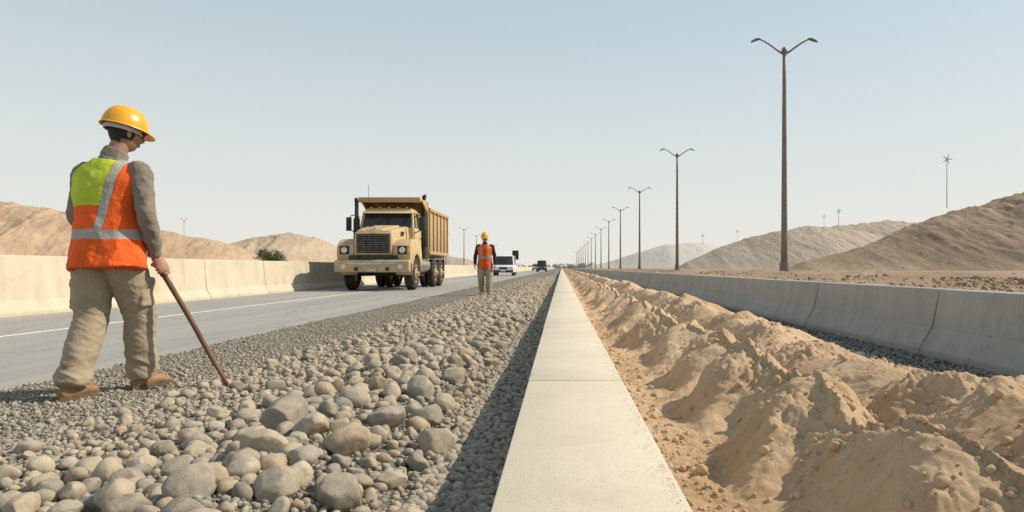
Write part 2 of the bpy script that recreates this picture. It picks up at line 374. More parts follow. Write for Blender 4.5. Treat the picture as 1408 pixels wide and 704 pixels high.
# ------------------------------------------------------------ sand ridges
xs=np.linspace(.275,3.15,390); ys=geo(1.1,500,1700); X,Y=np.meshgrid(xs,ys)
def sand(x,y):
    wx=fbm(x*2.2,y*2.2,s=31); wy=fbm(x*2.2+9,y*2.2,s=32)
    xx=x+.05*wx; yy=y+.09*wy
    c1=1.20+.10*vn(yy*.75,yy*0,s=33)+.05*vn(yy*2.1,yy*0,s=34)
    t=c1-xx
    jit=.42*vn(yy*.55,yy*0+3,s=30)
    ph=yy+1.15*np.clip(t,-.3,.75)+jit
    w=2*math.pi/1.12
    pk=(.5+.5*np.cos(w*ph+1.8*vn(ph*.35,ph*0,s=35)))
    pk=.8*pk+.2*(.5+.5*np.cos(w*2.3*ph+2))
    amp1=.85+.40*vn(yy*.45,yy*0,s=37)
    cr=(.5+.5*np.cos(w*(yy+jit)+1.8*vn(yy*.35,yy*0,s=35)))
    H1=.245+.115*cr*amp1+.03*vn(yy*3.3,yy*0,s=39)
    fl=-.16+.05*fbm(xx*2.5,yy*1.6,s=44,o=3)
    wl=.66+.06*vn(yy*1.1,yy*0,s=38)
    tl=np.clip(t/wl,0,1.3)
    base=np.clip(1-tl,0,1); prof=base**1.05*(1-.08*np.exp(-(tl/.10)**2))
    left=(H1-fl)*prof+fl+(.21*(pk-.45))*np.exp(-((tl-.45)/.30)**2)*amp1
    tr=np.clip(-t/.30,0,1.6); right=H1*.97-(H1-.02)*np.clip(tr,0,1.2)**1.4
    r1=np.where(t>0,left,right)
    c2=1.96+.10*vn(yy*.8,yy*0,s=40)+.05*vn(yy*2.4,yy*0,s=41)
    H2=.30+.10*vn((yy+.5*(c2-xx))*1.4,yy*0,s=42)+.06*vn(yy*4.2,xx*2.4,s=43)
    d=np.where(xx<c2,(c2-xx)/.44,(xx-c2)/.85); r2=H2*np.clip(1-d**1.3,-.2,1)
    ed=.30*np.exp(-np.clip(xx-.27,0,9)/(.085+.045*vn(yy*2.5,yy*0,s=45)))*(1+.35*fbm(xx*6,yy*5,s=46))-.16
    k=34.; h=np.log(np.exp(k*r1)+np.exp(k*r2)+np.exp(k*fl)+np.exp(k*ed))/k
    rill=ridg((yy+.45*xx)*6.5,xx*1.7,s=51,o=3)
    slope=sstep(-.10,.05,h)*(1-sstep(.38,.55,h))
    h=h-.024*np.clip(rill-.2,0,1)*slope
    brk=sstep(-.05,.35,fbm(xx*1.7,yy*1.7,s=52,o=3))
    chunk=np.abs(fbm(xx*7,yy*7,s=55,o=4,g=.6))
    h=h+(.20+brk)*.034*(chunk*1.6-.35)+brk*.018*fbm(xx*13,yy*13,s=47,o=5,g=.62)+.005*fbm(xx*36,yy*36,s=48,o=3)+.018*fbm(xx*3.6,yy*3.6,s=53,o=2)
    lump=np.clip(fbm(xx*12,yy*12,s=49,o=3)-.22,0,1)
    h=h+lump*.07*(.15+brk)
    low=1-sstep(-.12,.02,h); h=h+low*.025*np.clip(fbm(xx*18,yy*18,s=54,o=3),0,1)
    a=sstep(3.10,2.45,x)
    return h*a-.03*(1-a)
grid_obj('sand_mound',X,Y,sand(X,Y),M_sand)
xs=np.linspace(2.28,3.42,40); ys=geo(1.5,1500,400); X,Y=np.meshgrid(xs,ys)
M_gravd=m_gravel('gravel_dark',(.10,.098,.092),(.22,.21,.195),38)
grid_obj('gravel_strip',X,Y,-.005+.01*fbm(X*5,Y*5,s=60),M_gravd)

# ------------------------------------------------------------ rocks
def templ(n,sub,seed,ang=.35):
    out=[]; rs=np.random.RandomState(seed)
    for i in range(n):
        bm=bmesh.new(); bmesh.ops.create_icosphere(bm,subdivisions=sub,radius=1)
        V=np.array([v.co[:] for v in bm.verts]); Fa=np.array([[v.index for v in f.verts] for f in bm.faces]); bm.free()
        for k in range(9):
            d=rs.normal(size=3); d/=np.linalg.norm(d); c=rs.uniform(.62,.93); p=V@d
            V=V-np.outer(np.where(p>c,(p-c)*(1-ang*.5),0),d)
        V=V*(1+.10*fbm(V[:,0]*1.3+i*7,V[:,1]*1.3,V[:,2]*1.3,s=seed+i,o=3)[:,None]+(.035*fbm(V[:,0]*5,V[:,1]*5,V[:,2]*5,s=seed+i+50,o=3)[:,None] if sub>2 else 0))
        out.append((V,Fa))
    return out
def scatter(name,P,S,T,mat,flat=(.55,.85),sink=.25,tilt=.35):
    P=np.asarray(P); S=np.asarray(S); N=len(P); rs=np.random.RandomState(len(P))
    idx=rs.randint(0,len(T),N); VV=[];FF=[];TT=[];off=0
    for t,(V,Fa) in enumerate(T):
        q=np.where(idx==t)[0]
        if not len(q): continue
        n=len(q); a=rs.uniform(0,2*np.pi,n); ti=rs.normal(0,tilt,n); tj=rs.normal(0,tilt,n)
        ca,sa=np.cos(a),np.sin(a); z=np.zeros(n); o=np.ones(n)
        Rz=np.stack([ca,-sa,z,sa,ca,z,z,z,o],-1).reshape(n,3,3)
        c,s_=np.cos(ti),np.sin(ti); Rx=np.stack([o,z,z,z,c,-s_,z,s_,c],-1).reshape(n,3,3)
        c,s_=np.cos(tj),np.sin(tj); Ry=np.stack([c,z,s_,z,o,z,-s_,z,c],-1).reshape(n,3,3)
        sc=np.stack([o,rs.uniform(.62,.95,n),rs.uniform(flat[0],flat[1],n)],-1)*S[q][:,None]
        W=np.einsum('nij,nvj->nvi',Rz@Rx@Ry,V[None]*sc[:,None,:])
        W=W+P[q][:,None,:]; W[:,:,2]+=(sc[:,2]*(1-2*sink))[:,None]
        VV.append(W.reshape(-1,3)); m=len(V)
        FF.append((Fa[None]+(np.arange(n)*m)[:,None,None]+off).reshape(-1,3)); off+=n*m
        TT.append(np.repeat(rs.uniform(0,1,n),m))
    me=np_mesh(name,np.concatenate(VV),np.concatenate(FF))
    at=me.attributes.new('tone','FLOAT','POINT'); at.data.foreach_set('value',np.concatenate(TT).astype(np.float32))
    me.materials.append(mat); return link(bpy.data.objects.new(name,me))
class Darts:
    def __init__(s,c=.12): s.c=c; s.g={}
    def ok(s,x,y,r,f=.9):
        i,j=int(x//s.c),int(y//s.c)
        for a in (-2,-1,0,1,2):
            for b in (-2,-1,0,1,2):
                for (u,v,q) in s.g.get((i+a,j+b),()):
                    if (u-x)**2+(v-y)**2<((r+q)*f)**2: return False
        s.g.setdefault((i,j),[]).append((x,y,r)); return True
D=Darts(); big=[]
for px,py,r in [(478,640,36),(578,552,26),(530,598,32),(392,605,38),(585,584,25),(600,616,28),(427,625,29),(485,569,25),(452,592,22),(362,652,33),(345,628,24),(560,507,16),(625,528,18),(245,662,27),(175,660,27),(195,638,22),(150,646,27),(415,668,28),(330,672,27),(270,628,20),(300,560,16),(340,560,17),(540,533,16),(610,563,18),(520,549,16),(575,640,21),(100,668,24),(60,650,22),(540,665,25),(280,700,32),(470,702,36),(380,710,34),(160,705,32),(600,500,12),(515,518,14),(640,503,12),(30,690,28),(90,715,30),(560,705,24),(230,612,17),(400,560,15)]:
    x,y,z=gpx(px,py,.08); rr=r*y/F*.98; D.ok(x,y,rr*.8,0); big.append((x,y,rr))
rs=np.random.RandomState(3); mid=[];sm=[]
for _ in range(13000):
    y=1.5+8.5*rs.rand(); x=-2.45+2.05*rs.rand(); cen=math.exp(-((x+1.1)/.75)**2)
    r=min(.08,(.017+.015*rs.rand()+.055*rs.rand()**3.2)*(.75+.6*cen))
    if x<-2.1 and rs.rand()<.5: continue
    if x>-.55: r=min(r,.020+.015*rs.rand())
    if D.ok(x,y,r,.80): (mid if r>.034 else sm).append((x,y,r))
def mk(lst): a=np.array(lst); return np.stack([a[:,0],a[:,1],bed(a[:,0],a[:,1])],-1),a[:,2]
P,S=mk(big); scatter('river_rocks',P,S,templ(12,4,120,.3),M_rock,flat=(.62,.85),sink=.2,tilt=.3)
P,S=mk(mid); scatter('river_rocks',P,S,templ(10,3,100),M_rock)
P,S=mk(sm); scatter('cobbles',P,S,templ(8,2,200),M_rock)
N=14000; x=-2.5+2.3*rs.rand(N); y=9.7*(50/9.7)**rs.rand(N); r=(.016+.020*rs.rand(N)+.03*rs.rand(N)**4)*(.8+.4*np.exp(-((x+1.1)/.7)**2))*(1+.008*y)
scatter('distant_rocks',np.stack([x,y,bed(x,y)],-1),r,templ(8,2,300),M_rock)
N=15000; x=-2.6+2.45*rs.rand(N); y=1.5*(10/1.5)**rs.rand(N); r=.008+.013*rs.rand(N)
scatter('gravel_fill',np.stack([x,y,bed(x,y)],-1),r,templ(8,1,400),M_peb,sink=.3)
N=28000; x=-3.75+1.6*rs.rand(N)**.9; y=2.2*(15/2.2)**rs.rand(N); r=.0045+.007*rs.rand(N)+.016*rs.rand(N)**8
scatter('fine_gravel',np.stack([x,y,bed(x,y)],-1),r,templ(6,1,500),M_peb,sink=.3)
N=6000; x=-.50+.36*rs.rand(N); y=1.5*(16/1.5)**rs.rand(N); r=.011+.016*rs.rand(N)
x=np.minimum(x,-.165-r)
scatter('curbside_gravel',np.stack([x,y,bed(x,y)],-1),r,templ(8,2,600),M_peb,sink=.25)
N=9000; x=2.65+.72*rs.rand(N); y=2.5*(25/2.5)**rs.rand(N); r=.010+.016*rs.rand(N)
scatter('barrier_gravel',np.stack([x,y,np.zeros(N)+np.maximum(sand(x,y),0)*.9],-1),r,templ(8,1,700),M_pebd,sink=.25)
N=9000; x=.30+1.9*rs.rand(N); y=1.4*(14/1.4)**rs.rand(N)
keep=(x<.62)|(rs.rand(N)<.30); x=x[keep];y=y[keep]; r=.003+.008*rs.rand(len(x))+.020*rs.rand(len(x))**8
def m_clod():
    k=NT('sand_clod'); c=k.ramp(k.noise(5,5),[(.3,(.42,.28,.165)),(.7,(.57,.42,.28))]); return k.done(c,k.bump(k.noise(120,5,.7),.6,.004),.97,0,.1)
M_clod=m_clod()
scatter('sand_clods',np.stack([x,y,sand(x,y)],-1),r,templ(8,2,800,.7),M_clod,flat=(.6,.95),sink=.38)
N=500; x=.276-.045*rs.rand(N)**3-.004; y=1.4*(10/1.4)**rs.rand(N); r=.001+.002*rs.rand(N)**3
scatter('spilled_sand',np.stack([x,y,0*x+HC+.002],-1),r,templ(4,1,850,.7),M_clod,flat=(.4,.7),sink=.3)
N=8000; y=5*(90/5)**rs.rand(N); x=np.where(rs.rand(N)<.5,8.2+.9*rs.normal(size=N),4.3+20*rs.rand(N)); x=np.maximum(x,4.2); r=(.010+.025*rs.rand(N)+.06*rs.rand(N)**12)
scatter('rubble',np.stack([x,y,.52+0*x+.11*np.exp(-((x-8.2)/.9)**2)],-1),r,templ(8,1,900,.7),simple('rubble_soil',(.26,.185,.125),(.37,.275,.195),2,40,.5,.01,.97),flat=(.5,.9),sink=.45)

# ------------------------------------------------------------ hills
def hill(name,cr,mat,k=2.2,base=0.,seed=0,N=420,M=150,amp=.10,gs=.3):
    W=[unpx(*c) for c in cr]; cx=np.array([a[0] for a in W]); cy=np.array([a[1] for a in W]); cz=np.array([a[2] for a in W])
    u=np.linspace(cx[0],cx[-1],N)
    h=np.interp(u,cx,cz)-base; ker=np.hanning(21); ker/=ker.sum(); hp=np.pad(h,10,mode='edge'); h=np.convolve(hp,ker,'valid')
    yc=np.interp(u,cx,cy)
    e=sstep(0,.05,np.linspace(0,1,N))
    h=np.maximum(h,0)*e
    v=np.linspace(-1,1,M); U,V_=np.meshgrid(u,v); Hh=np.broadcast_to(h,U.shape); Yc=np.broadcast_to(yc,U.shape)
    wid=Hh*k+2.0; Yv=Yc+V_*wid
    p=1-np.abs(V_); p=p**1.08; p=p-(.06*np.exp(-(V_/.09)**2))
    g=ridg((U+.25*Yv)*gs,Yv*gs*.28,s=seed+70,o=4)
    z=Hh*p*(1+amp*.6*fbm(U*gs*.6,Yv*gs*.5,s=seed+3))+Hh*amp*g*np.sin(np.clip(p,0,1)*math.pi)**.8
    z=z+.03*Hh*fbm(U*gs*5,Yv*gs*5,s=seed+9,o=5)*p
    grid_obj(name,U,Yv,base-.15+z+.15*p,mat)
hill('hill',[(-260,262,45),(-120,266,45),(0,272,45),(50,280,45),(90,289,45),(150,300,46),(220,312,47),(300,327,48),(350,345,49),(375,362,50)],M_hL,1.9,0,1,gs=.45,amp=.09)
hill('hill',[(270,366,85),(310,336,85),(345,324,88),(395,316,90),(435,324,92),(465,338,94),(500,352,96),(560,367,96)],M_hL2,2.3,0,2,gs=.25,amp=.08)
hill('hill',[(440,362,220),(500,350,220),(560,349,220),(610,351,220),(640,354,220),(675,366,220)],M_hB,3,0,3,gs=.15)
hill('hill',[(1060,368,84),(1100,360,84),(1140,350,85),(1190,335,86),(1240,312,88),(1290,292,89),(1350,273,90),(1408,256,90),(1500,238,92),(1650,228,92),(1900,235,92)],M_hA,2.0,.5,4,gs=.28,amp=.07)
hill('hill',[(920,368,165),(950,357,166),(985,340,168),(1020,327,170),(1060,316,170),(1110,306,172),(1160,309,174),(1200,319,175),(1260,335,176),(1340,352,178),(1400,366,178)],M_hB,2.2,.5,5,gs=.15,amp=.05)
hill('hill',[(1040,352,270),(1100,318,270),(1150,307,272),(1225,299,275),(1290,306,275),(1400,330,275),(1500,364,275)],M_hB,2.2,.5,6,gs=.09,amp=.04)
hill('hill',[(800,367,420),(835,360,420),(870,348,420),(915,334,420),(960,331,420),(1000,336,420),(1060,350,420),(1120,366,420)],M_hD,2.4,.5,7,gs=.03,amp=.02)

M_far=simple('distant_foliage_haze_tint',(.36,.37,.345),(.44,.44,.41),.2,2,.1,.1)  # foliage colour greyed and lightened, horizon haze painted in
parts=[]; rs2=random.Random(5)
for i in range(90):
    X=rs2.uniform(-150,90); r=rs2.uniform(2,4.5); Yd=rs2.uniform(900,1100)
    parts.append(ellip((X,Yd,r*.6+.4),(r*1.6,r*1.2,r*rs2.uniform(.7,1.3)),n=9,m=6))
mobj('distant_treeline',parts,M_far,None)

# ------------------------------------------------------------ lamps
M_pole=simple('lamp_pole_metal',(.16,.14,.12),(.22,.195,.17),3,80,.15,.003,.55,.4,.4)
def lamp_mesh():
    H=9.4; parts=[tube([(0,0,0),(0,0,.06)],[.30,.30],n=20,k=1,cap=.05),tube([(0,0,.05),(0,0,.6),(0,0,.66)],[.20,.19,.16],n=20,k=2,cap=.2),
        tube([(0,0,.6),(0,0,H*.5),(0,0,H)],[.135,.105,.07],n=16,k=3,cap=.4),ellip((0,0,H+.06),(.12,.12,.16),n=12,m=8)]
    for s in (-1,1):
        parts.append(tube([(0,0,H-.1),(s*.25,0,H+.05),(s*.65,0,H+.34),(s*.98,0,H+.52),(s*1.1,0,H+.54)],[.045,.04,.035,.03,.03],n=10,k=4))
        parts.append(tube([(s*1.0,0,H+.55),(s*1.12,0,H+.54),(s*1.30,0,H+.47),(s*1.38,0,H+.43)],[(.06,.04),(.11,.05),(.11,.045),(.06,.03)],ref=(0,0,1),n=12,k=3))
    return mobj('street_lamp',parts,M_pole,None)
L0=lamp_mesh(); L0.location=(9.3,28.5,.42)
for i in range(1,16):
    o=bpy.data.objects.new('street_lamp',L0.data); o.location=(9.3,28.5+26.4*i,.42); scene.collection.objects.link(o)
for (px,py,h,sx_) in ((638,313,9.9,.9),(613,321,9.9,.9),(655,322,9.9,.9),(668,330,9.9,1),(680,336,9.9,1),(253,300,8.5,.35)):
    Y=F*(h-CH)/(368-py); o=bpy.data.objects.new('street_lamp',L0.data); o.location=((px-772)*Y/F,Y,0); o.scale=(sx_,sx_,h/9.95)
    scene.collection.objects.link(o)
M_turb=simple('turbine_paint',(.28,.26,.24),(.35,.33,.31),2,30,.05,.002,.5)
def turbine(px,ptop,pbase,Y,r):
    x,y,z=unpx(px,ptop,Y); zb=CH+(368-pbase)*Y/F-.6
    e=empty('wind_turbine',(x,y,zb)); H=z-zb
    cyl(e,'mast',M_turb,(0,0,0),(0,0,H),r*.085,r*.055,10)
    cyl(e,'nacelle',M_turb,(0,-.15*r,H),(0,.4*r,H),r*.08,r*.06,10,.01)
    for k in range(5):
        a=2*math.pi*k/5+.3; d=Vector((math.sin(a),0,math.cos(a))); q=Vector((0,-.17*r,H))
        mobj('blade_%d'%k,[tube([q,q+d*r*.35,q+d*r],[(.035*r,.02*r),(.095*r,.015*r),(.04*r,.01*r)],ref=(0,1,0),n=8,k=2)],M_turb,e)
turbine(1302,219,280,88,.66); turbine(1153,290,309,172,.8); turbine(1133,297,311,172,.5); turbine(1014,318,333,172,.5); turbine(966,324,335,415,1.3)

M_leaf=simple('shrub_leaf',(.04,.065,.02),(.09,.12,.045),3,40,.1,.002,.7)
M_bark=simple('bark',(.10,.07,.05),(.16,.12,.08),10,60,.4,.004)
def shrub(name,loc,w,h,n=2600):
    e=empty(name,loc); r=random.Random(9)
    cl=[(r.uniform(-.75,.75)*w/2,r.uniform(-.6,.6)*w/2,h*r.uniform(.35,.8),r.uniform(.16,.3)*w) for _ in range(16)]
    V=[];Fc=[]
    for i in range(n):
        cx,cy,cz,cr_=r.choice(cl); d=Vector((r.gauss(0,1),r.gauss(0,1),r.gauss(0,1))).normalized()*cr_*r.uniform(.55,1.05)
        c=Vector((cx,cy,cz))+d; c.z=max(c.z,.05); s=w*.022*r.uniform(.7,1.5)
        R=Euler((r.uniform(0,6),r.uniform(0,6),r.uniform(0,6))).to_matrix(); o=len(V)
        for q in ((-s,0,0),(0,-s*.5,0),(s,0,0),(0,s*.5,0)): V.append(tuple(c+R@Vector(q)))
        Fc.append((o,o+1,o+2,o+3))
    m=bpy.data.meshes.new('foliage'); m.from_pydata(V,[],Fc); m.materials.append(M_leaf); link(bpy.data.objects.new('foliage',m),e)
    for k in range(6):
        c=cl[k]; mobj('stem_%d'%k,[tube([(0,0,0),(c[0]*.4,c[1]*.4,c[2]*.5),(c[0],c[1],c[2])],[.04,.025,.012],n=7,k=2)],M_bark,e)
x,y,z=unpx(378,366,36); shrub('shrub',(x,y,.35),1.6,1.6,3600)

# ------------------------------------------------------------ dump truck
def m_truck(name,a,dust=.5):
    k=NT(name); c=k.ramp(k.noise(1.2,5),[(.35,a),(.65,tuple(q*1.12 for q in a))])
    sx=k.n('ShaderNodeSeparateXYZ'); k.l(k.tc.outputs['Object'],sx.inputs[0])
    lowm=k.math('SUBTRACT',1.0,k.math('DIVIDE',sx.outputs[2],3.2)); nm=k.math('MULTIPLY',k.ramp(k.noise(4,7,.7),[(.35,0.0),(.7,1.0)]),k.math('ADD',lowm,.15))
    c=k.mix(k.math('MULTIPLY',nm,dust*1.8),c,(.33,.255,.175))
    c=k.mix(k.math('MULTIPLY',k.ramp(k.noise(5,7,.75,(1,1,.2)),[(.5,0.0),(.75,1.0)]),.4),c,(.24,.165,.10))
    c=k.mix(k.ramp(k.noise(14,6,.75),[(.66,0.0),(.72,.6)]),c,(.10,.07,.045))
    return k.done(c,k.bump(k.noise(30,4),.08,.004),k.ramp(k.noise(5,5),[(.3,.42),(.7,.7)]),0,.4)
M_tan=m_truck('truck_paint',(.52,.385,.205))
M_body=m_truck('dump_body_paint',(.44,.295,.14),.6)
M_dark=simple('dark_metal',(.025,.024,.022),(.06,.055,.048),5,60,.2,.003,.6,.3)
M_chrome=simple('worn_chrome',(.35,.33,.29),(.5,.48,.43),6,50,.1,.002,.3,.8)
M_rub=simple('tyre_rubber',(.022,.021,.019),(.075,.063,.048),7,70,.4,.004,.9)
def m_glass(name,c=(.02,.025,.03)):
    k=NT(name); cc=k.ramp(k.noise(2,5),[(.3,c),(.75,(c[0]+.03,c[1]+.027,c[2]+.022))]); return k.done(cc,None,.08,0,.45)
M_glass=m_glass('window_glass')
M_light=simple('headlight_lens',(.55,.55,.52),(.7,.7,.66),10,60,.1,.002,.15,.0,.6)
M_amber=simple('amber_lens',(.7,.25,.03),(.8,.32,.05),10,60,.1,.002,.2)
def wheel(e,name,x,y,r,wd,side,hub=None):
    hub=hub or M_tan
    V=[];Fc=[];n=48; s=side
    prof=[(-wd/2,r*.60),(-wd/2-.005,r*.80),(-wd/2+.03,r*.95),(-wd/2+.06,r),(-.02,r),(-.02,r-.02),(.02,r-.02),(.02,r),(wd/2-.06,r),(wd/2-.03,r*.95),(wd/2+.005,r*.80),(wd/2,r*.60)]
    m=len(prof)
    for i in range(n):
        a=2*math.pi*i/n; g=.018 if i%2 else 0
        for (px,pr) in prof:
            q=pr-(g if pr>r*.94 else 0); V.append((x+px,y+q*math.cos(a),r+q*math.sin(a)))
    for i in range(n):
        for j in range(m-1): Fc.append((i*m+j,i*m+j+1,((i+1)%n)*m+j+1,((i+1)%n)*m+j))
    mobj(name+'_tyre',[(V,Fc)],M_rub,e)
    xo=x+s*wd/2
    cyl(e,name+'_rim',hub,(x-wd*.3,y,r),(xo-.02,y,r),r*.60,r*.60,28,.01) if s>0 else cyl(e,name+'_rim',hub,(x-wd/2+.02,y,r),(x+wd*.3,y,r),r*.6,r*.6,28,.01)
    cyl(e,name+'_recess',M_dark,(xo-s*.02,y,r),(xo-s*.012,y,r),r*.47,r*.47,28)
    cyl(e,name+'_disc',hub,(xo-s*.015,y,r),(xo+s*.02,y,r),r*.36,r*.30,24,.008)
    cyl(e,name+'_hub',hub,(xo,y,r),(xo+s*.09,y,r),r*.18,r*.14,16,.01)
    for k in range(8):
        a=k*math.pi/4; cyl(e,name+'_nut',M_dark,(xo+s*.015,y+r*.26*math.cos(a),r+r*.26*math.sin(a)),(xo+s*.04,y+r*.26*math.cos(a),r+r*.26*math.sin(a)),.018,.016,6)
T=empty('dump_truck',(-6.68,24.2,.004))
for s in (-1,1):
    box(T,'chassis_rail',M_dark,s*.42-.06,s*.42+.06,.5,8.0,.78,1.05)
    wheel(T,'front_wheel',s*1.10,1.25,.60,.36,s)
    for yy in (5.35,6.75):
        wheel(T,'rear_wheel_outer',s*1.10,yy,.60,.30,s); wheel(T,'rear_wheel_inner',s*.76,yy,.60,.28,s)
    pr=[(.10,1.15),(.05,1.35),(.08,1.62),(.35,1.80),(.85,1.88),(1.55,1.88),(1.95,1.75),(2.15,1.35),(2.2,1.0),(2.02,1.0)]
    for k in range(11):
        a=math.radians(-5+k*19); pr.append((1.25+.74*math.cos(a)*1.0,.62+.74*math.sin(a)*1.0))
    pr.append((.40,1.0)); pr.append((.12,1.0))
    prismx(T,'fender',M_tan,pr,s*.70,s*1.30,.03)
    box(T,'headlight_bezel',M_dark,s*.86 if s>0 else -1.20,1.20 if s>0 else -.86,.015,.10,1.30,1.60,.03)
    cyl(T,'headlight',M_light,(s*1.03,.03,1.45),(s*1.03,-.005,1.45),.115,.10,20,.01)
    box(T,'turn_signal',M_amber,s*1.22-.035,s*1.22+.035,.02,.09,1.36,1.52,.01)
    box(T,'cab_step',M_dark,s*.80 if s>0 else -1.22,1.22 if s>0 else -.80,2.25,3.0,.50,.56)
    box(T,'cab_step_upper',M_dark,s*.80 if s>0 else -1.20,1.20 if s>0 else -.80,2.28,3.0,.88,.94)
    cyl(T,'fuel_tank',M_chrome,(s*.92,2.35,.92),(s*.92,4.2,.92),.32,.32,24,.03)
    mobj('mirror_arm',[tube([(s*1.03,1.95,2.75),(s*1.32,1.75,2.80),(s*1.36,1.72,2.3),(s*1.05,1.95,2.15)],[.018]*4,n=8,k=3)],M_dark,T)
    box(T,'mirror',M_dark,s*1.38-.10,s*1.38+.10,1.66,1.74,2.22,2.74,.025)
    for k in range(5): box(T,'hood_vent',M_dark,s*.79-.01,s*.79+.01,.9+k*.12,.95+k*.12,1.98,2.16,.0)
box(T,'bumper',M_tan,-1.33,1.33,-.16,.10,.66,1.10,.06,3)
box(T,'bumper_trim',M_chrome,-.86,.86,-.19,-.13,.92,1.02,.01)
for s in (-1,1):
    box(T,'tow_hook',M_dark,s*.55-.05,s*.55+.05,-.24,-.14,.72,.84,.01)
    cyl(T,'fog_lamp',M_light,(s*1.0,-.14,.86),(s*1.0,-.18,.86),.09,.085,18,.01)
box(T,'licence_plate',M_chrome,-.17,.17,-.20,-.17,.68,.80,.004)
box(T,'lower_grille',M_dark,-.85,.85,-.02,.12,1.08,1.26,.01)
hexa(T,'hood',M_tan,[(-.74,.06,1.22),(.74,.06,1.22),(.92,1.95,1.30),(-.92,1.95,1.30),(-.64,.12,2.16),(.64,.12,2.16),(.84,1.95,2.40),(-.84,1.95,2.40)],.09,4)
hexa(T,'hood_ridge',M_tan,[(-.34,.16,2.14),(.34,.16,2.14),(.52,1.9,2.38),(-.52,1.9,2.38),(-.28,.20,2.21),(.28,.20,2.21),(.46,1.9,2.45),(-.46,1.9,2.45)],.03,3)
box(T,'grille_surround',M_tan,-.66,.66,.0,.10,1.28,2.08,.04,3)
box(T,'grille',M_dark,-.59,.59,-.012,.05,1.34,2.02,.01)
for k in range(8): box(T,'grille_bar',M_chrome,-.57,.57,-.035,-.008,1.392+k*.082,1.400+k*.082,.002)
for k in range(5): box(T,'grille_post',M_dark,-.46+k*.23-.01,-.46+k*.23+.01,-.045,-.03,1.36,2.0,.002)
box(T,'badge',M_chrome,-.09,.09,-.03,.02,2.035,2.10,.01)
cyl(T,'hood_ornament',M_chrome,(0,.22,2.2),(0,.16,2.32),.03,.012,10)
hexa(T,'cab',M_tan,[(-1.04,1.9,1.15),(1.04,1.9,1.15),(1.04,3.3,1.15),(-1.04,3.3,1.15),(-1.04,1.9,2.36),(1.04,1.9,2.36),(1.04,3.3,2.36),(-1.04,3.3,2.36)],.04,3)
hexa(T,'cab_greenhouse',M_glass,[(-1.0,1.94,2.34),(1.0,1.94,2.34),(1.0,3.26,2.34),(-1.0,3.26,2.34),(-.93,2.19,2.98),(.93,2.19,2.98),(.93,3.2,2.98),(-.93,3.2,2.98)],.02)
hexa(T,'cab_roof',M_tan,[(-.97,2.12,2.96),(.97,2.12,2.96),(.97,3.3,2.96),(-.97,3.3,2.96),(-.86,2.3,3.13),(.86,2.3,3.13),(.88,3.25,3.14),(-.88,3.25,3.14)],.05,3)
hexa(T,'sun_visor',M_tan,[(-.95,1.92,2.90),(.95,1.92,2.90),(.95,2.2,2.95),(-.95,2.2,2.95),(-.95,1.94,2.93),(.95,1.94,2.93),(.95,2.2,3.02),(-.95,2.2,3.02)],.008)
def strut(name,a,b,w,mat): cyl(T,name,mat,a,b,w,w,8)
for s in (-1,1):
    strut('a_pillar',(s*.99,1.93,2.34),(s*.925,2.17,2.98),.05,M_tan); strut('b_pillar',(s*1.0,3.22,2.34),(s*.93,3.18,2.98),.07,M_tan)
    strut('door_pillar',(s*1.01,2.45,2.36),(s*.945,2.5,2.98),.03,M_tan)
    box(T,'door',M_tan,s*1.055-.012,s*1.055+.012,2.0,3.05,1.2,2.30,.01); box(T,'door_handle',M_dark,s*1.08-.01,s*1.08+.01,2.85,2.99,1.95,1.99,.004)
strut('windscreen_divider',(0,1.925,2.34),(0,2.17,2.98),.022,M_dark)
for s in (-.5,.4): strut('wiper',(s,1.90,2.37),(s+.35,2.02,2.7),.012,M_dark)
for k in range(5): box(T,'marker_light',M_amber,-.7+k*.35-.04,-.7+k*.35+.04,2.22,2.30,3.12,3.17,.008)
mobj('exhaust_stack',[tube([(-1.17,1.98,1.5),(-1.17,1.98,3.2),(-1.17,1.95,3.36),(-1.15,1.85,3.44)],[.075,.075,.072,.07],n=14,k=3,cap=.1)],M_dark,T)
mobj('air_intake',[tube([(-1.17,1.98,1.6),(-1.17,1.98,2.7)],[.12,.12],n=16,k=2,cap=.3)],M_dark,T)
mobj('exhaust_stack',[tube([(1.12,3.42,1.2),(1.12,3.42,3.5),(1.12,3.46,3.66),(1.12,3.6,3.74)],[.08,.08,.075,.075],n=14,k=3,cap=.1)],M_dark,T)
cyl(T,'muffler',M_dark,(1.12,3.42,1.7),(1.12,3.42,2.7),.14,.14,18,.03)
strut('antenna',(-.85,2.4,3.1),(-.85,2.45,4.05),.008,M_dark)
y0,y1=3.72,8.25
hexa(T,'body_floor',M_body,[(-1.1,y0,1.25),(1.1,y0,1.25),(1.1,y1,1.25),(-1.1,y1,1.25),(-1.2,y0,1.5),(1.2,y0,1.5),(1.2,y1,1.5),(-1.2,y1,1.5)],.02)
for s in (-1,1):
    x0_,x1_=(1.18,1.25) if s>0 else (-1.25,-1.18)
    box(T,'body_side',M_body,x0_,x1_,y0,y1,1.42,3.16,.01)
    box(T,'body_top_rail',M_body,s*1.25-.08,s*1.25+.08,y0,y1,3.13,3.27,.02)
    box(T,'body_bottom_rail',M_body,s*1.27-.06,s*1.27+.06,y0,y1,1.36,1.50,.02)
    for k in range(6):
        yy=y0+.1+k*(y1-y0-.2)/5; box(T,'body_rib',M_body,s*1.28-.035,s*1.28+.035,yy-.06,yy+.06,1.49,3.14,.012)
    box(T,'rear_fender',M_dark,s*.95-.30,s*.95+.30,4.75,7.4,1.24,1.27,.005)
    box(T,'mud_flap',M_rub,s*.95-.28,s*.95+.28,7.6,7.62,.35,1.2,.004)
box(T,'headboard',M_body,-1.25,1.25,y0-.06,y0,1.4,3.50,.012)
for k in range(5): box(T,'headboard_rib',M_body,-1.0+k*.5-.04,-1.0+k*.5+.04,y0-.13,y0-.055,1.5,3.45,.01)
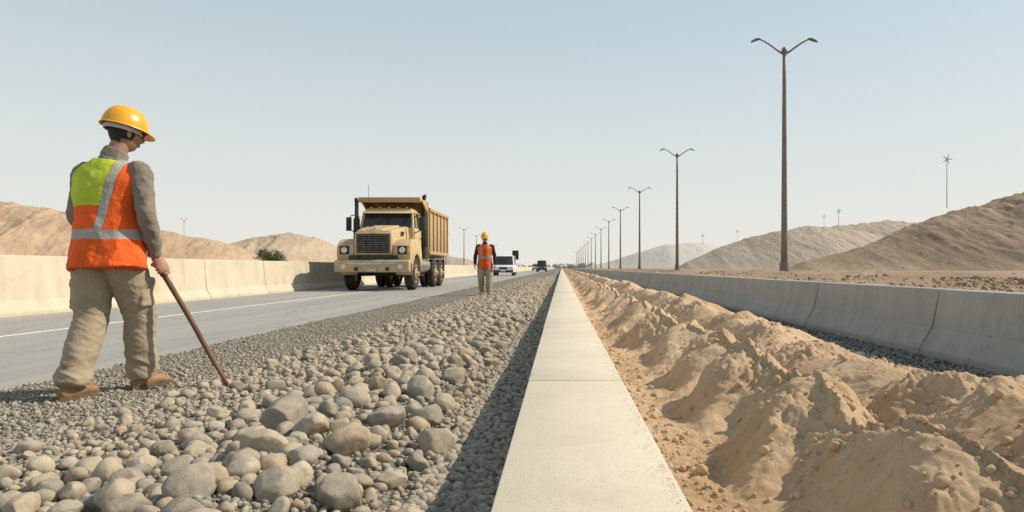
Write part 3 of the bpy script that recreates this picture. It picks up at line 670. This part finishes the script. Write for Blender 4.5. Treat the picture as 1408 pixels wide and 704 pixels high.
hexa(T,'cab_protector',M_body,[(-1.18,2.35,3.42),(1.18,2.35,3.42),(1.22,y0-.03,3.42),(-1.22,y0-.03,3.42),(-1.18,2.35,3.50),(1.18,2.35,3.50),(1.22,y0-.03,3.54),(-1.22,y0-.03,3.54)],.015)
box(T,'protector_lip',M_body,-1.2,1.2,2.29,2.36,3.36,3.56,.015)
for s in (-1,1): hexa(T,'protector_gusset',M_body,[(s*1.19-.03,2.9,3.36),(s*1.19+.03,2.9,3.36),(s*1.19+.03,y0-.02,3.0),(s*1.19-.03,y0-.02,3.0),(s*1.19-.03,2.5,3.43),(s*1.19+.03,2.5,3.43),(s*1.19+.03,y0-.02,3.43),(s*1.19-.03,y0-.02,3.43)],.008)
box(T,'tailgate',M_body,-1.22,1.22,y1,y1+.07,1.4,3.2,.015)
gx=np.linspace(-1.17,1.17,30); gy=np.linspace(y0+.02,y1-.02,50); X,Y=np.meshgrid(gx,gy)
grid_obj('dirt_load',X,Y,2.9+.35*np.cos(X/1.17*1.4)*np.cos((Y-6)/2.3*1.3)+.08*fbm(X*3,Y*3,s=2),M_sand,T)
cyl(T,'front_axle',M_dark,(-1,1.25,.6),(1,1.25,.6),.08,.08,12)
for yy in (5.35,6.75): cyl(T,'rear_axle',M_dark,(-1,yy,.6),(1,yy,.6),.12,.12,12)
box(T,'engine_underside',M_dark,-.38,.38,.6,2.4,.62,1.3,.05)

# ------------------------------------------------------------ distant vehicles
def car(name,loc,col,W=1.9,H=1.85,L=4.7):
    k=NT(name+'_paint'); M=k.done(k.ramp(k.noise(3,4),[(.3,col),(.7,tuple(c*.92 for c in col))]),None,.35,0,.5)
    e=empty(name,loc); h=W/2
    prismx(e,'body',M,[(0,.45),(.0,.85),(.12,1.0),(1.15,1.12),(L-.1,1.12),(L,.9),(L,.42),(L-.4,.32),(.3,.32)],-h,h,.06,3)
    hexa(e,'cabin_glass',M_glass,[(-h+.06,1.0,1.1),(h-.06,1.0,1.1),(h-.06,L-.15,1.1),(-h+.06,L-.15,1.1),(-h+.2,1.65,H-.09),(h-.2,1.65,H-.09),(h-.2,L-.45,H-.09),(-h+.2,L-.45,H-.09)],.04)
    hexa(e,'roof',M,[(-h+.18,1.6,H-.1),(h-.18,1.6,H-.1),(h-.18,L-.4,H-.1),(-h+.18,L-.4,H-.1),(-h+.26,1.85,H),(h-.26,1.85,H),(h-.26,L-.6,H),(-h+.26,L-.6,H)],.03)
    for s in (-1,1):
        cyl(e,'a_pillar',M,(s*(h-.07),1.02,1.1),(s*(h-.2),1.66,H-.08),.045,.04,8); cyl(e,'b_pillar',M,(s*(h-.07),2.5,1.1),(s*(h-.19),2.5,H-.08),.045,.04,8)
        cyl(e,'c_pillar',M,(s*(h-.07),L-.2,1.1),(s*(h-.2),L-.46,H-.08),.06,.06,8)
        box(e,'headlight',M_light,s*(h-.27)-.18,s*(h-.27)+.18,-.02,.1,.74,.90,.02); box(e,'mirror',M,s*(h+.1)-.1,s*(h+.1)+.1,1.25,1.35,1.1,1.27,.02)
        for yy in (.85,L-.9): wheel(e,'wheel',s*(h-.12),yy,.37,.24,s,M_chrome)
    box(e,'grille',M_dark,-.42,.42,-.025,.05,.66,.88,.02); box(e,'bumper',M_dark,-h+.05,h-.05,-.06,.2,.36,.56,.03); box(e,'licence_plate',M_light,-.25,.25,-.08,-.05,.45,.56,.004)
car('white_suv',(-5.9,69,.004),(.75,.75,.74),2.1,2.1)
car('dark_car',(-3.75,128,.004),(.06,.065,.07),1.9,2.2)
car('pickup_truck',(-6.6,175,.004),(.5,.5,.5),1.9,1.8)
e=empty('road_sign',(-10.1,150,0)); cyl(e,'post',M_pole,(0,0,0),(0,0,4.0),.1,.1,10); box(e,'sign_panel',M_dark,-.7,.7,-.08,-.02,2.6,4.6,.03)

# ------------------------------------------------------------ people
def m_cloth(name,a,b,ws=300,wr=12,st=(1,1,1.6)):
    k=NT(name); c=k.ramp(k.noise(5,6,.65),[(.3,a),(.7,b)])
    n=k.bump(k.noise(wr,5,.6,st,.8),.7,.014); n=k.bump(k.noise(ws,2,.5),.3,.001,n)
    k.b.inputs['Sheen Weight'].default_value=.1
    return k.done(c,n,.92,0,.15)
M_shirt=m_cloth('work_shirt',(.18,.155,.125),(.245,.21,.175)); M_navy=m_cloth('navy_shirt',(.02,.022,.03),(.035,.037,.048))
M_pants=m_cloth('khaki_trousers',(.29,.232,.16),(.385,.315,.23))
M_boot=simple('work_boot_leather',(.21,.125,.062),(.32,.20,.11),12,90,.3,.003,.75)
M_sole=simple('boot_sole',(.10,.07,.045),(.16,.12,.08),12,90,.3,.003,.9)
M_skin=simple('skin',(.30,.155,.10),(.37,.205,.14),20,120,.15,.001,.55,0,.4)
M_skin.node_tree.nodes['Principled BSDF'].inputs['Subsurface Weight'].default_value=.08
M_hair=simple('hair',(.012,.010,.008),(.03,.024,.018),60,200,.6,.004,.6)
M_helmet=simple('hard_hat_plastic',(.70,.33,.018),(.79,.40,.03),8,60,.03,.001,.30,0,.5)
M_band=simple('hat_suspension',(.45,.45,.42),(.55,.54,.5),8,60,.1,.001,.7)
M_wood=simple('wooden_stick',(.13,.065,.035),(.22,.12,.07),14,60,.4,.003,.7,st=(1,1,.2))
M_eye=simple('eye_white',(.7,.68,.65),(.75,.73,.7),5,5,.0,.001,.3); M_iris=simple('iris',(.03,.018,.01),(.05,.03,.02),5,5,0,.001,.2)
M_lip=simple('lips',(.30,.12,.09),(.34,.14,.11),20,60,.1,.001,.5)
M_shade=simple('sunglasses',(.012,.012,.012),(.02,.02,.02),5,5,0,.001,.12,0,.6)
def m_vest(name,back=True):
    k=NT(name); sx=k.n('ShaderNodeSeparateXYZ'); k.l(k.tc.outputs['Object'],sx.inputs[0]); X,Y,Z=sx.outputs
    wob=k.math('MULTIPLY',k.math('SUBTRACT',k.noise(7,3,.5),.5),.030); Z=k.math('ADD',Z,wob); X=k.math('ADD',X,k.math('MULTIPLY',wob,.6))
    def gt(a,b): return k.math('GREATER_THAN',a,b)
    def lt(a,b): return k.math('LESS_THAN',a,b)
    AND=lambda a,b:k.math('MULTIPLY',a,b)
    nz=k.ramp(k.noise(6,6,.65),[(.3,.72),(.7,1.05)])
    org=(.86,.13,.022)
    if back:
        xs_=k.math('ADD',X,k.math('MULTIPLY',k.math('SUBTRACT',1.3,Z),.16))
        c=k.mix(AND(lt(xs_,.075),gt(Z,1.205)),org,(.50,.62,.055))
        sv=AND(AND(gt(xs_,.075),lt(xs_,.125)),gt(Z,1.05)); sh=AND(gt(Z,.995),lt(Z,1.055))
        seam=k.math('MAXIMUM',AND(gt(xs_,.068),lt(xs_,.075)),AND(gt(xs_,.125),lt(xs_,.132)))
    else:
        ax=k.math('ABSOLUTE',X)
        c=k.mix(lt(ax,.012),org,(.35,.06,.02)); sv=AND(AND(gt(ax,.09),lt(ax,.13)),gt(Z,1.05)); sh=AND(gt(Z,1.08),lt(Z,1.14)); seam=AND(gt(Z,1.14),lt(Z,1.147))
    seam=k.math('MAXIMUM',seam,lt(Z,.812))
    sil=k.math('MAXIMUM',sv,sh)
    c=k.mix(k.math('MULTIPLY',seam,.55),c,(.42,.08,.02))
    c=k.mix(sil,c,(.40,.38,.35)); c=k.mix(1.0,c,nz,'MULTIPLY')
    n=k.bump(k.noise(9,5,.6,(1,1,1.3),.9),.8,.016); n=k.bump(k.noise(350,2),.25,.001,n)
    return k.done(c,n,.78,0,.2)
M_vestA=m_vest('hi_vis_vest',True); M_vestB=m_vest('hi_vis_vest_orange',False)

def headmesh(infl=0.,clip=None,nu=72,nv=56):
    V=[]
    for i in range(nv+1):
        a=math.pi*i/nv; a=min(max(a,.01),math.pi-.01)
        for j in range(nu):
            b=2*math.pi*j/nu; x=math.sin(a)*math.cos(b); y=math.sin(a)*math.sin(b); z=-math.cos(a)
            X=x*.078;Y=y*.099;Z=z*.12; t=max(-z,0)
            X*=1-.20*t**1.3
            if y<0: Y*=1-.35*t
            else: Y*=1-.02*t
            if y>0:
                ax=abs(X)
                Y+=.024*math.exp(-(X/.011)**2-((Z+.020)/.016)**2)+.012*math.exp(-(X/.009)**2-((Z-.004)/.02)**2)
                Y-=.009*math.exp(-((ax-.031)/.014)**2-((Z-.012)/.011)**2)
                Y+=.005*math.exp(-((ax-.025)/.025)**2-((Z-.034)/.008)**2)
                Y+=.005*math.exp(-(X/.022)**2-((Z+.055)/.010)**2)+.008*math.exp(-(X/.02)**2-((Z+.093)/.016)**2)
            r=1+infl; V.append((X*r,Y*r,Z*r))
    Fc=[]
    for i in range(nv):
        for j in range(nu):
            q=(i*nu+j,i*nu+(j+1)%nu,(i+1)*nu+(j+1)%nu,(i+1)*nu+j)
            c=np.mean([V[k] for k in q],0)
            if clip is None or clip(c): Fc.append(q)
    return V,Fc
def xf(part,M): return ([tuple(M@Vector(v)) for v in part[0]],part[1])
def build_head(e,C,yaw,pitch,glasses):
    M=Matrix.Translation(C)@Matrix.Rotation(math.radians(yaw),4,'Z')@Matrix.Rotation(math.radians(pitch),4,'X')
    mobj('head',[xf(headmesh(),M)],M_skin,e)
    ears=[]
    for s in (-1,1):
        R=Euler((0,0,s*.35)).to_matrix()
        ears+= [xf(ellip((s*.079,-.008,-.005),(.008,.018,.031),R,12,8),M),xf(ellip((s*.084,-.014,.008),(.006,.014,.016),R,10,6),M)]
    mobj('ears',ears,M_skin,e)
    def hc(c):
        x,y,z=c; return z>.055 or (y<.020 and z>-.045) or (y<-.045 and z>-.085)
    mobj('hair',[xf(headmesh(infl=.045,clip=hc),M)],M_hair,e)
    mobj('sideburns',[xf(ellip((s*.0745,.018,-.004),(.006,.010,.026),None,8,6),M) for s in (-1,1)],M_hair,e)
    mobj('eyes',[xf(ellip((s*.031,.080,.012),(.0125,.0115,.0095),None,12,8),M) for s in (-1,1)],M_eye,e)
    mobj('irises',[xf(ellip((s*.031,.0905,.012),(.005,.0025,.005),None,10,6),M) for s in (-1,1)],M_iris,e)
    mobj('eyebrows',[xf(tube([(s*.014,.096,.031),(s*.03,.094,.036),(s*.047,.082,.031)],[.003,.0035,.002],n=8,k=2),M) for s in (-1,1)],M_hair,e)
    mobj('lips',[xf(tube([(-.022,.083,-.054),(-.008,.0935,-.0525),(.008,.0935,-.0525),(.022,.083,-.054)],[.002,.0042,.0042,.002],n=8,k=3),M),
                 xf(tube([(-.020,.083,-.057),(0,.0935,-.060),(.020,.083,-.057)],[.002,.005,.002],n=8,k=3),M)],M_lip,e)
    if glasses:
        g=[xf(tube([(s*.012,.103,.014),(s*.032,.101,.013),(s*.055,.088,.014)],[(.004,.014),(.005,.020),(.004,.015)],ref=(0,0,1),n=14,k=3),M) for s in (-1,1)]
        g+=[xf(tube([(-.014,.105,.018),(0,.110,.019),(.014,.105,.018)],[.0025]*3,n=8,k=2),M)]
        g+=[xf(tube([(s*.056,.088,.018),(s*.079,.04,.016),(s*.085,-.005,.012)],[.003]*3,n=8,k=3),M) for s in (-1,1)]
        mobj('sunglasses',g,M_shade,e)
    V=[];Fc=[];nu=96;rings=0;NR=22
    for i in range(NR,-1,-1):
        a=math.pi/2*i/NR
        for j in range(nu):
            b=2*math.pi*j/nu; rr=math.cos(a)**.86; x=.116*rr*math.cos(b); y=.140*rr*math.sin(b)-.004; z=.138*math.sin(a)
            fr_=sstep(0.15,.5,math.sin(a))
            lift=.007*fr_*(math.exp(-(x/.012)**2)+.7*math.exp(-((abs(x)-.042)/.008)**2))
            V.append((x,y,z+lift))
        rings+=1
    for t,dz in ((.5,-.002),(1.0,-.006),(1.03,-.011),(.9,-.010)):
        for j in range(nu):
            b=2*math.pi*j/nu; f=max(math.sin(b),0)**2; ext=(.008+.040*f)*t
            V.append(((.116+ext)*math.cos(b),(.140+ext)*math.sin(b)-.004,dz-(.014*f*t)))
        rings+=1
    for i in range(rings-1):
        for j in range(nu): Fc.append((i*nu+j,i*nu+(j+1)%nu,(i+1)*nu+(j+1)%nu,(i+1)*nu+j))
    H=M@Matrix.Translation((0,-.006,.040))@Matrix.Rotation(math.radians(-3),4,'X')
    o=mobj('hard_hat',[([tuple(H@Vector(v)) for v in V],Fc)],M_helmet,e)
    sm=o.modifiers.new('t','SOLIDIFY'); sm.thickness=.003
    band=[(.094*math.cos(2*math.pi*j/24),.114*math.sin(2*math.pi*j/24)-.008,-.020) for j in range(25)]
    mobj('hat_headband',[xf(tube(band,[(.004,.016)]*25,ref=(0,0,1),n=8,k=1,cap=.1),H)],M_band,e)
RW=np.array(Euler((.7,.5,.9)).to_matrix())
def arm_wr(co,no):
    c=co@RW.T
    return .0065*ridg(c[:,0]*11,c[:,1]*13,c[:,2]*11,s=5,o=2)+.0035*fbm(c[:,0]*25,c[:,1]*25,c[:,2]*28,s=8,o=2)
def leg_wr(co,no):
    lo=1+1.0*np.exp(-((co[:,2]-.15)/.09)**2)+.5*np.exp(-((co[:,2]-.5)/.08)**2)
    z=co[:,2]+.5*co[:,0]+.35*co[:,1]
    c=co@RW.T
    return lo*(.0065*ridg(c[:,0]*5+co[:,2]*5,c[:,1]*5,z*11,s=15,o=2)+.003*fbm(c[:,0]*16,c[:,1]*16,z*22,s=18,o=2))
def vest_wr(co,no):
    c=co@RW.T; lo=1+.8*sstep(1.05,.82,co[:,2])
    return lo*.008*ridg(c[:,0]*6,c[:,1]*6,c[:,2]*6,s=25,o=2)+.004*fbm(c[:,0]*16,c[:,1]*16,c[:,2]*18,s=28,o=2)
def hand_grip(P,W,a,n):
    P=Vector(P);W=Vector(W);a=Vector(a).normalized();n=Vector(n);n=(n-a*n.dot(a)).normalized();m=a.cross(n)
    parts=[]
    K=P+n*.034
    parts.append(tube([W,(W+K+a*.03)/2+n*.004,K+a*.012,K-a*.022],[(.025,.021),(.034,.020),(.042,.019),(.036,.016)],ref=tuple(n),n=16,k=4))
    for i,(off,L) in enumerate(((.034,.94),(.0115,1.0),(-.011,.96),(-.032,.82))):
        pts=[]
        for th,R in ((-15,.036),(35,.036),(85,.031),(140,.028),(195,.027),(235*L,.026)):
            t=math.radians(th); pts.append(P+a*(off-.006)+(n*math.cos(t)+m*math.sin(t))*R)
        parts.append(tube(pts,[.0105*q for q in (1,1.04,.95,.93,.85,.72)],ref=tuple(a),n=12,k=3))
    pts=[K+a*.040-m*.008]+[P+a*(.050-.003*i)+(n*math.cos(math.radians(t))+m*math.sin(math.radians(t)))*.030 for i,t in enumerate((-50,-100,-150))]
    parts.append(tube(pts,[.015,.013,.0115,.009],ref=tuple(a),n=12,k=3))
    return parts
def hand_relaxed(W,d,inn):
    W=Vector(W);d=Vector(d).normalized();inn=Vector(inn);inn=(inn-d*inn.dot(d)).normalized();sx=d.cross(inn)
    parts=[tube([W,W+d*.03,W+d*.07,W+d*.092],[(.025,.020),(.034,.018),(.041,.016),(.038,.013)],ref=tuple(inn),n=16,k=3)]
    for off,L in ((.030,.070),(.010,.078),(-.010,.073),(-.029,.058)):
        b=W+d*.088+sx*off
        parts.append(tube([b,b+d*L*.42+inn*.006,b+d*L*.78+inn*.020,b+d*L*.95+inn*.036],[.0095,.009,.008,.0065],ref=tuple(inn),n=10,k=3))
    b=W+d*.03+sx*.03
    parts.append(tube([b,b+d*.03+sx*.022+inn*.008,b+d*.058+sx*.028+inn*.018],[.013,.011,.008],ref=tuple(inn),n=10,k=3))
    return parts
def boot(e,A,heel,toe,nm):
    heel=Vector(heel);toe=Vector(toe);d=(toe-heel);L=d.length;d.normalize();sd_=Vector((d.y,-d.x,0)); up=Vector((0,0,1))
    A=Vector(A); z0=heel.z
    up_=[tube([heel+d*.035+up*.05,heel+d*.10+up*.055,heel+d*.17+up*.055,heel+d*(L*.78)+up*.046,heel+d*(L-.035)+up*.038],[(.036,.040),(.041,.045),(.045,.042),(.052,.034),(.036,.026)],ref=(0,0,1),n=20,k=4,cap=.9),
         tube([A+up*.12,A+up*.04,heel+d*.085+up*.06],[(.052,.055),(.050,.055),(.042,.048)],ref=tuple(d),n=18,k=3),
         tube([A+d*.03+up*.02,heel+d*.17+up*.07,heel+d*.21+up*.06],[(.036,.03),(.038,.03),(.036,.02)],ref=(0,0,1),n=14,k=3)]
    remesh(nm+'_upper',up_,M_boot,e,.006,3,lambda c,n:.0015*fbm(c[:,0]*40,c[:,1]*40,c[:,2]*40,s=3,o=2))
    bm=bmesh.new(); N=28; lo=[];hi=[]
    for i in range(N):
        t=2*math.pi*i/N; u=.5-.5*math.cos(t); sgn=1 if math.sin(t)>=0 else -1
        wd=.038*math.sin(math.pi*min(max(u,0),1))**.35*(1+.42*math.exp(-((u-.72)/.22)**2))
        q=heel+d*(u*(L+.004)-.002)+sd_*sgn*wd
        lo.append(bm.verts.new((q.x,q.y,z0))); hi.append(bm.verts.new((q.x,q.y,z0+.032)))
    bm.faces.new(lo); bm.faces.new(hi[::-1])
    for i in range(N): bm.faces.new([lo[i],lo[(i+1)%N],hi[(i+1)%N],hi[i]])
    bmesh.ops.remove_doubles(bm,verts=bm.verts,dist=.0005)
    fin(bm,nm+'_sole',M_sole,e)
    laces=[tube([heel+d*(.16+.018*k)+up*(.102-.008*k)+sd_*.02,heel+d*(.165+.018*k)+up*(.110-.008*k),heel+d*(.16+.018*k)+up*(.102-.008*k)-sd_*.02],[.003]*3,n=6,k=2) for k in range(4)]
    mobj(nm+'_laces',laces,M_sole,e)
def worker(loc,rot,J,shirt,vest,glasses,yaw,pitch,vox=.008):
    e=empty('construction_worker',loc,rot)
    def lv(a,b,t): return tuple(np.array(a)*(1-t)+np.array(b)*t)
    pel=J['pelvis'];ch=J['chest'];nb=J['neck']; hd=J['head']
    legs=[tube([lv(pel,ch,-.05),lv(pel,ch,.15),lv(pel,ch,.35)],[(.165,.125),(.175,.13),(.17,.125)],n=28,k=3)]
    for s,k in ((-1,'L'),(1,'R')):
        hip,kn,an=J['hip'+k],J['knee'+k],J['ank'+k]
        legs.append(tube([(hip[0],hip[1]-.01,hip[2]+.02),lv(hip,kn,.3),lv(hip,kn,.65),kn,lv(kn,an,.35),lv(kn,an,.7),lv(kn,an,.93),lv(kn,an,1.03)],
            [(.100,.118),(.114,.124),(.108,.112),(.096,.100),(.092,.097),(.090,.094),(.088,.094),(.078,.086)],n=24,k=4,cap=.15))
        legs.append(ellip((hip[0]*.95,hip[1]-.055,hip[2]-.02),(.085,.075,.10)))
        po=np.array(lv(hip,kn,.66)); o=s*.092
        legs.append(tube([(po[0]+o,po[1],po[2]+.085),(po[0]+o,po[1],po[2]-.085)],[(.024,.065),(.026,.065)],n=16,k=3,cap=.3))
        legs.append(tube([(po[0]+o,po[1],po[2]+.095),(po[0]+o,po[1],po[2]+.055)],[(.030,.068),(.032,.068)],n=16,k=2,cap=.1))
    remesh('trousers',legs,M_pants,e,vox,3,leg_wr)
    tor=[tube([lv(pel,ch,.0),lv(pel,ch,.5),ch,lv(ch,nb,.5),lv(ch,nb,.8),nb,lv(nb,hd,.22)],[(.165,.12),(.16,.12),(.182,.132),(.175,.12),(.13,.095),(.076,.074),(.066,.070)],n=28,k=4)]
    for k in 'LR':
        sh,el,wr=J['sh'+k],J['el'+k],J['wr'+k]
        tor.append(tube([lv(sh,(nb[0],nb[1],sh[2]),.35),sh,lv(sh,el,.35),lv(sh,el,.75),el,lv(el,wr,.3),lv(el,wr,.7),lv(el,wr,.9),lv(el,wr,.98)],[.060,.064,.063,.057,.053,.054,.047,.040,.042],n=20,k=4,cap=.2))
    tor.append(tube([lv(nb,hd,.0),lv(nb,hd,.30)],[(.076,.078),(.069,.074)],n=24,k=2,cap=.05))
    remesh('shirt',tor,shirt,e,vox,2,arm_wr)
    vs=[tube([lv(pel,ch,-.50),lv(pel,ch,-.2),lv(pel,ch,.3),lv(pel,ch,.7),ch,lv(ch,nb,.42),lv(ch,nb,.66),lv(ch,nb,.93)],
        [(.230,.174),(.222,.170),(.204,.160),(.202,.160),(.212,.162),(.224,.150),(.200,.125),(.105,.095)],n=32,k=4,cap=.02)]
    remesh('safety_vest',vs,vest,e,vox,2,vest_wr)
    mobj('neck',[tube([lv(nb,hd,-.1),lv(nb,hd,.4),lv(nb,hd,.75)],[.060,.058,.056],n=20,k=3)],M_skin,e)
    mobj('belt',[tube([lv(pel,ch,.33),lv(pel,ch,.42)],[(.172,.130),(.172,.130)],n=28,k=1,cap=.02)],M_dark,e)
    build_head(e,Vector(hd),yaw,pitch,glasses)
    for k in 'LR':
        boot(e,J['ank'+k],J['heel'+k],J['toe'+k],'boot_'+('left' if k=='L' else 'right'))
    return e
J1=dict(pelvis=(.03,0,.96),chest=(.015,.03,1.27),neck=(.035,.045,1.525),head=(.080,.095,1.695),
 shL=(-.150,.03,1.43),elL=(-.200,.04,1.15),wrL=(-.16,.25,.99),shR=(.225,.02,1.435),elR=(.295,-.03,1.15),wrR=(.275,.10,.895),
 hipL=(-.065,0,.93),kneeL=(-.075,.0,.50),ankL=(-.065,-.20,.10),hipR=(.115,0,.93),kneeR=(.125,.17,.51),ankR=(.12,.21,.10),
 heelL=(-.085,-.285,.0),toeL=(-.035,.005,.0),heelR=(.095,.125,.0),toeR=(.215,.40,.0))
W1=worker((-2.95,4.40,.014),0,J1,M_shirt,M_vestA,True,-34,-9,.0065)
hp=Vector((.295,.125,.805)); tip=Vector((.64,.33,.0)); ax=(hp-tip).normalized()
remesh('right_hand',hand_grip(hp,J1['wrR'],ax,(.75,-.55,.1)),M_skin,W1,.0032,3)
remesh('left_hand',hand_relaxed(J1['wrL'],(.1,.75,-.55),(.6,.1,-.3)),M_skin,W1,.0032,3)
mobj('stick',[tube([hp+ax*.085,hp,hp*.6+tip*.4+Vector((.004,0,.003)),hp*.3+tip*.7,tip],[.019,.018,.017,.0165,.013],n=14,k=5)],M_wood,W1)
J2=dict(pelvis=(0,0,.95),chest=(0,.02,1.27),neck=(0,.03,1.51),head=(0,.05,1.68),
 shL=(-.205,.01,1.435),elL=(-.28,-.03,1.15),wrL=(-.30,.06,.90),shR=(.205,.01,1.435),elR=(.285,.0,1.15),wrR=(.285,.12,.91),
 hipL=(-.10,0,.92),kneeL=(-.12,.06,.50),ankL=(-.12,.09,.10),hipR=(.10,0,.92),kneeR=(.11,.05,.50),ankR=(.10,-.16,.12),
 heelL=(-.12,.02,.0),toeL=(-.15,.30,.0),heelR=(.10,-.24,.0),toeR=(.125,.05,.0))
W2=worker((-2.26,20.2,.02),math.pi,J2,M_navy,M_vestB,False,0,-6,.010)
for k,s in (('L',-1),('R',1)):
    remesh('hand',hand_relaxed(J2['wr'+k],(0,.15,-1),(-s,.15,0)),M_skin,W2,.004,2)
print('done')
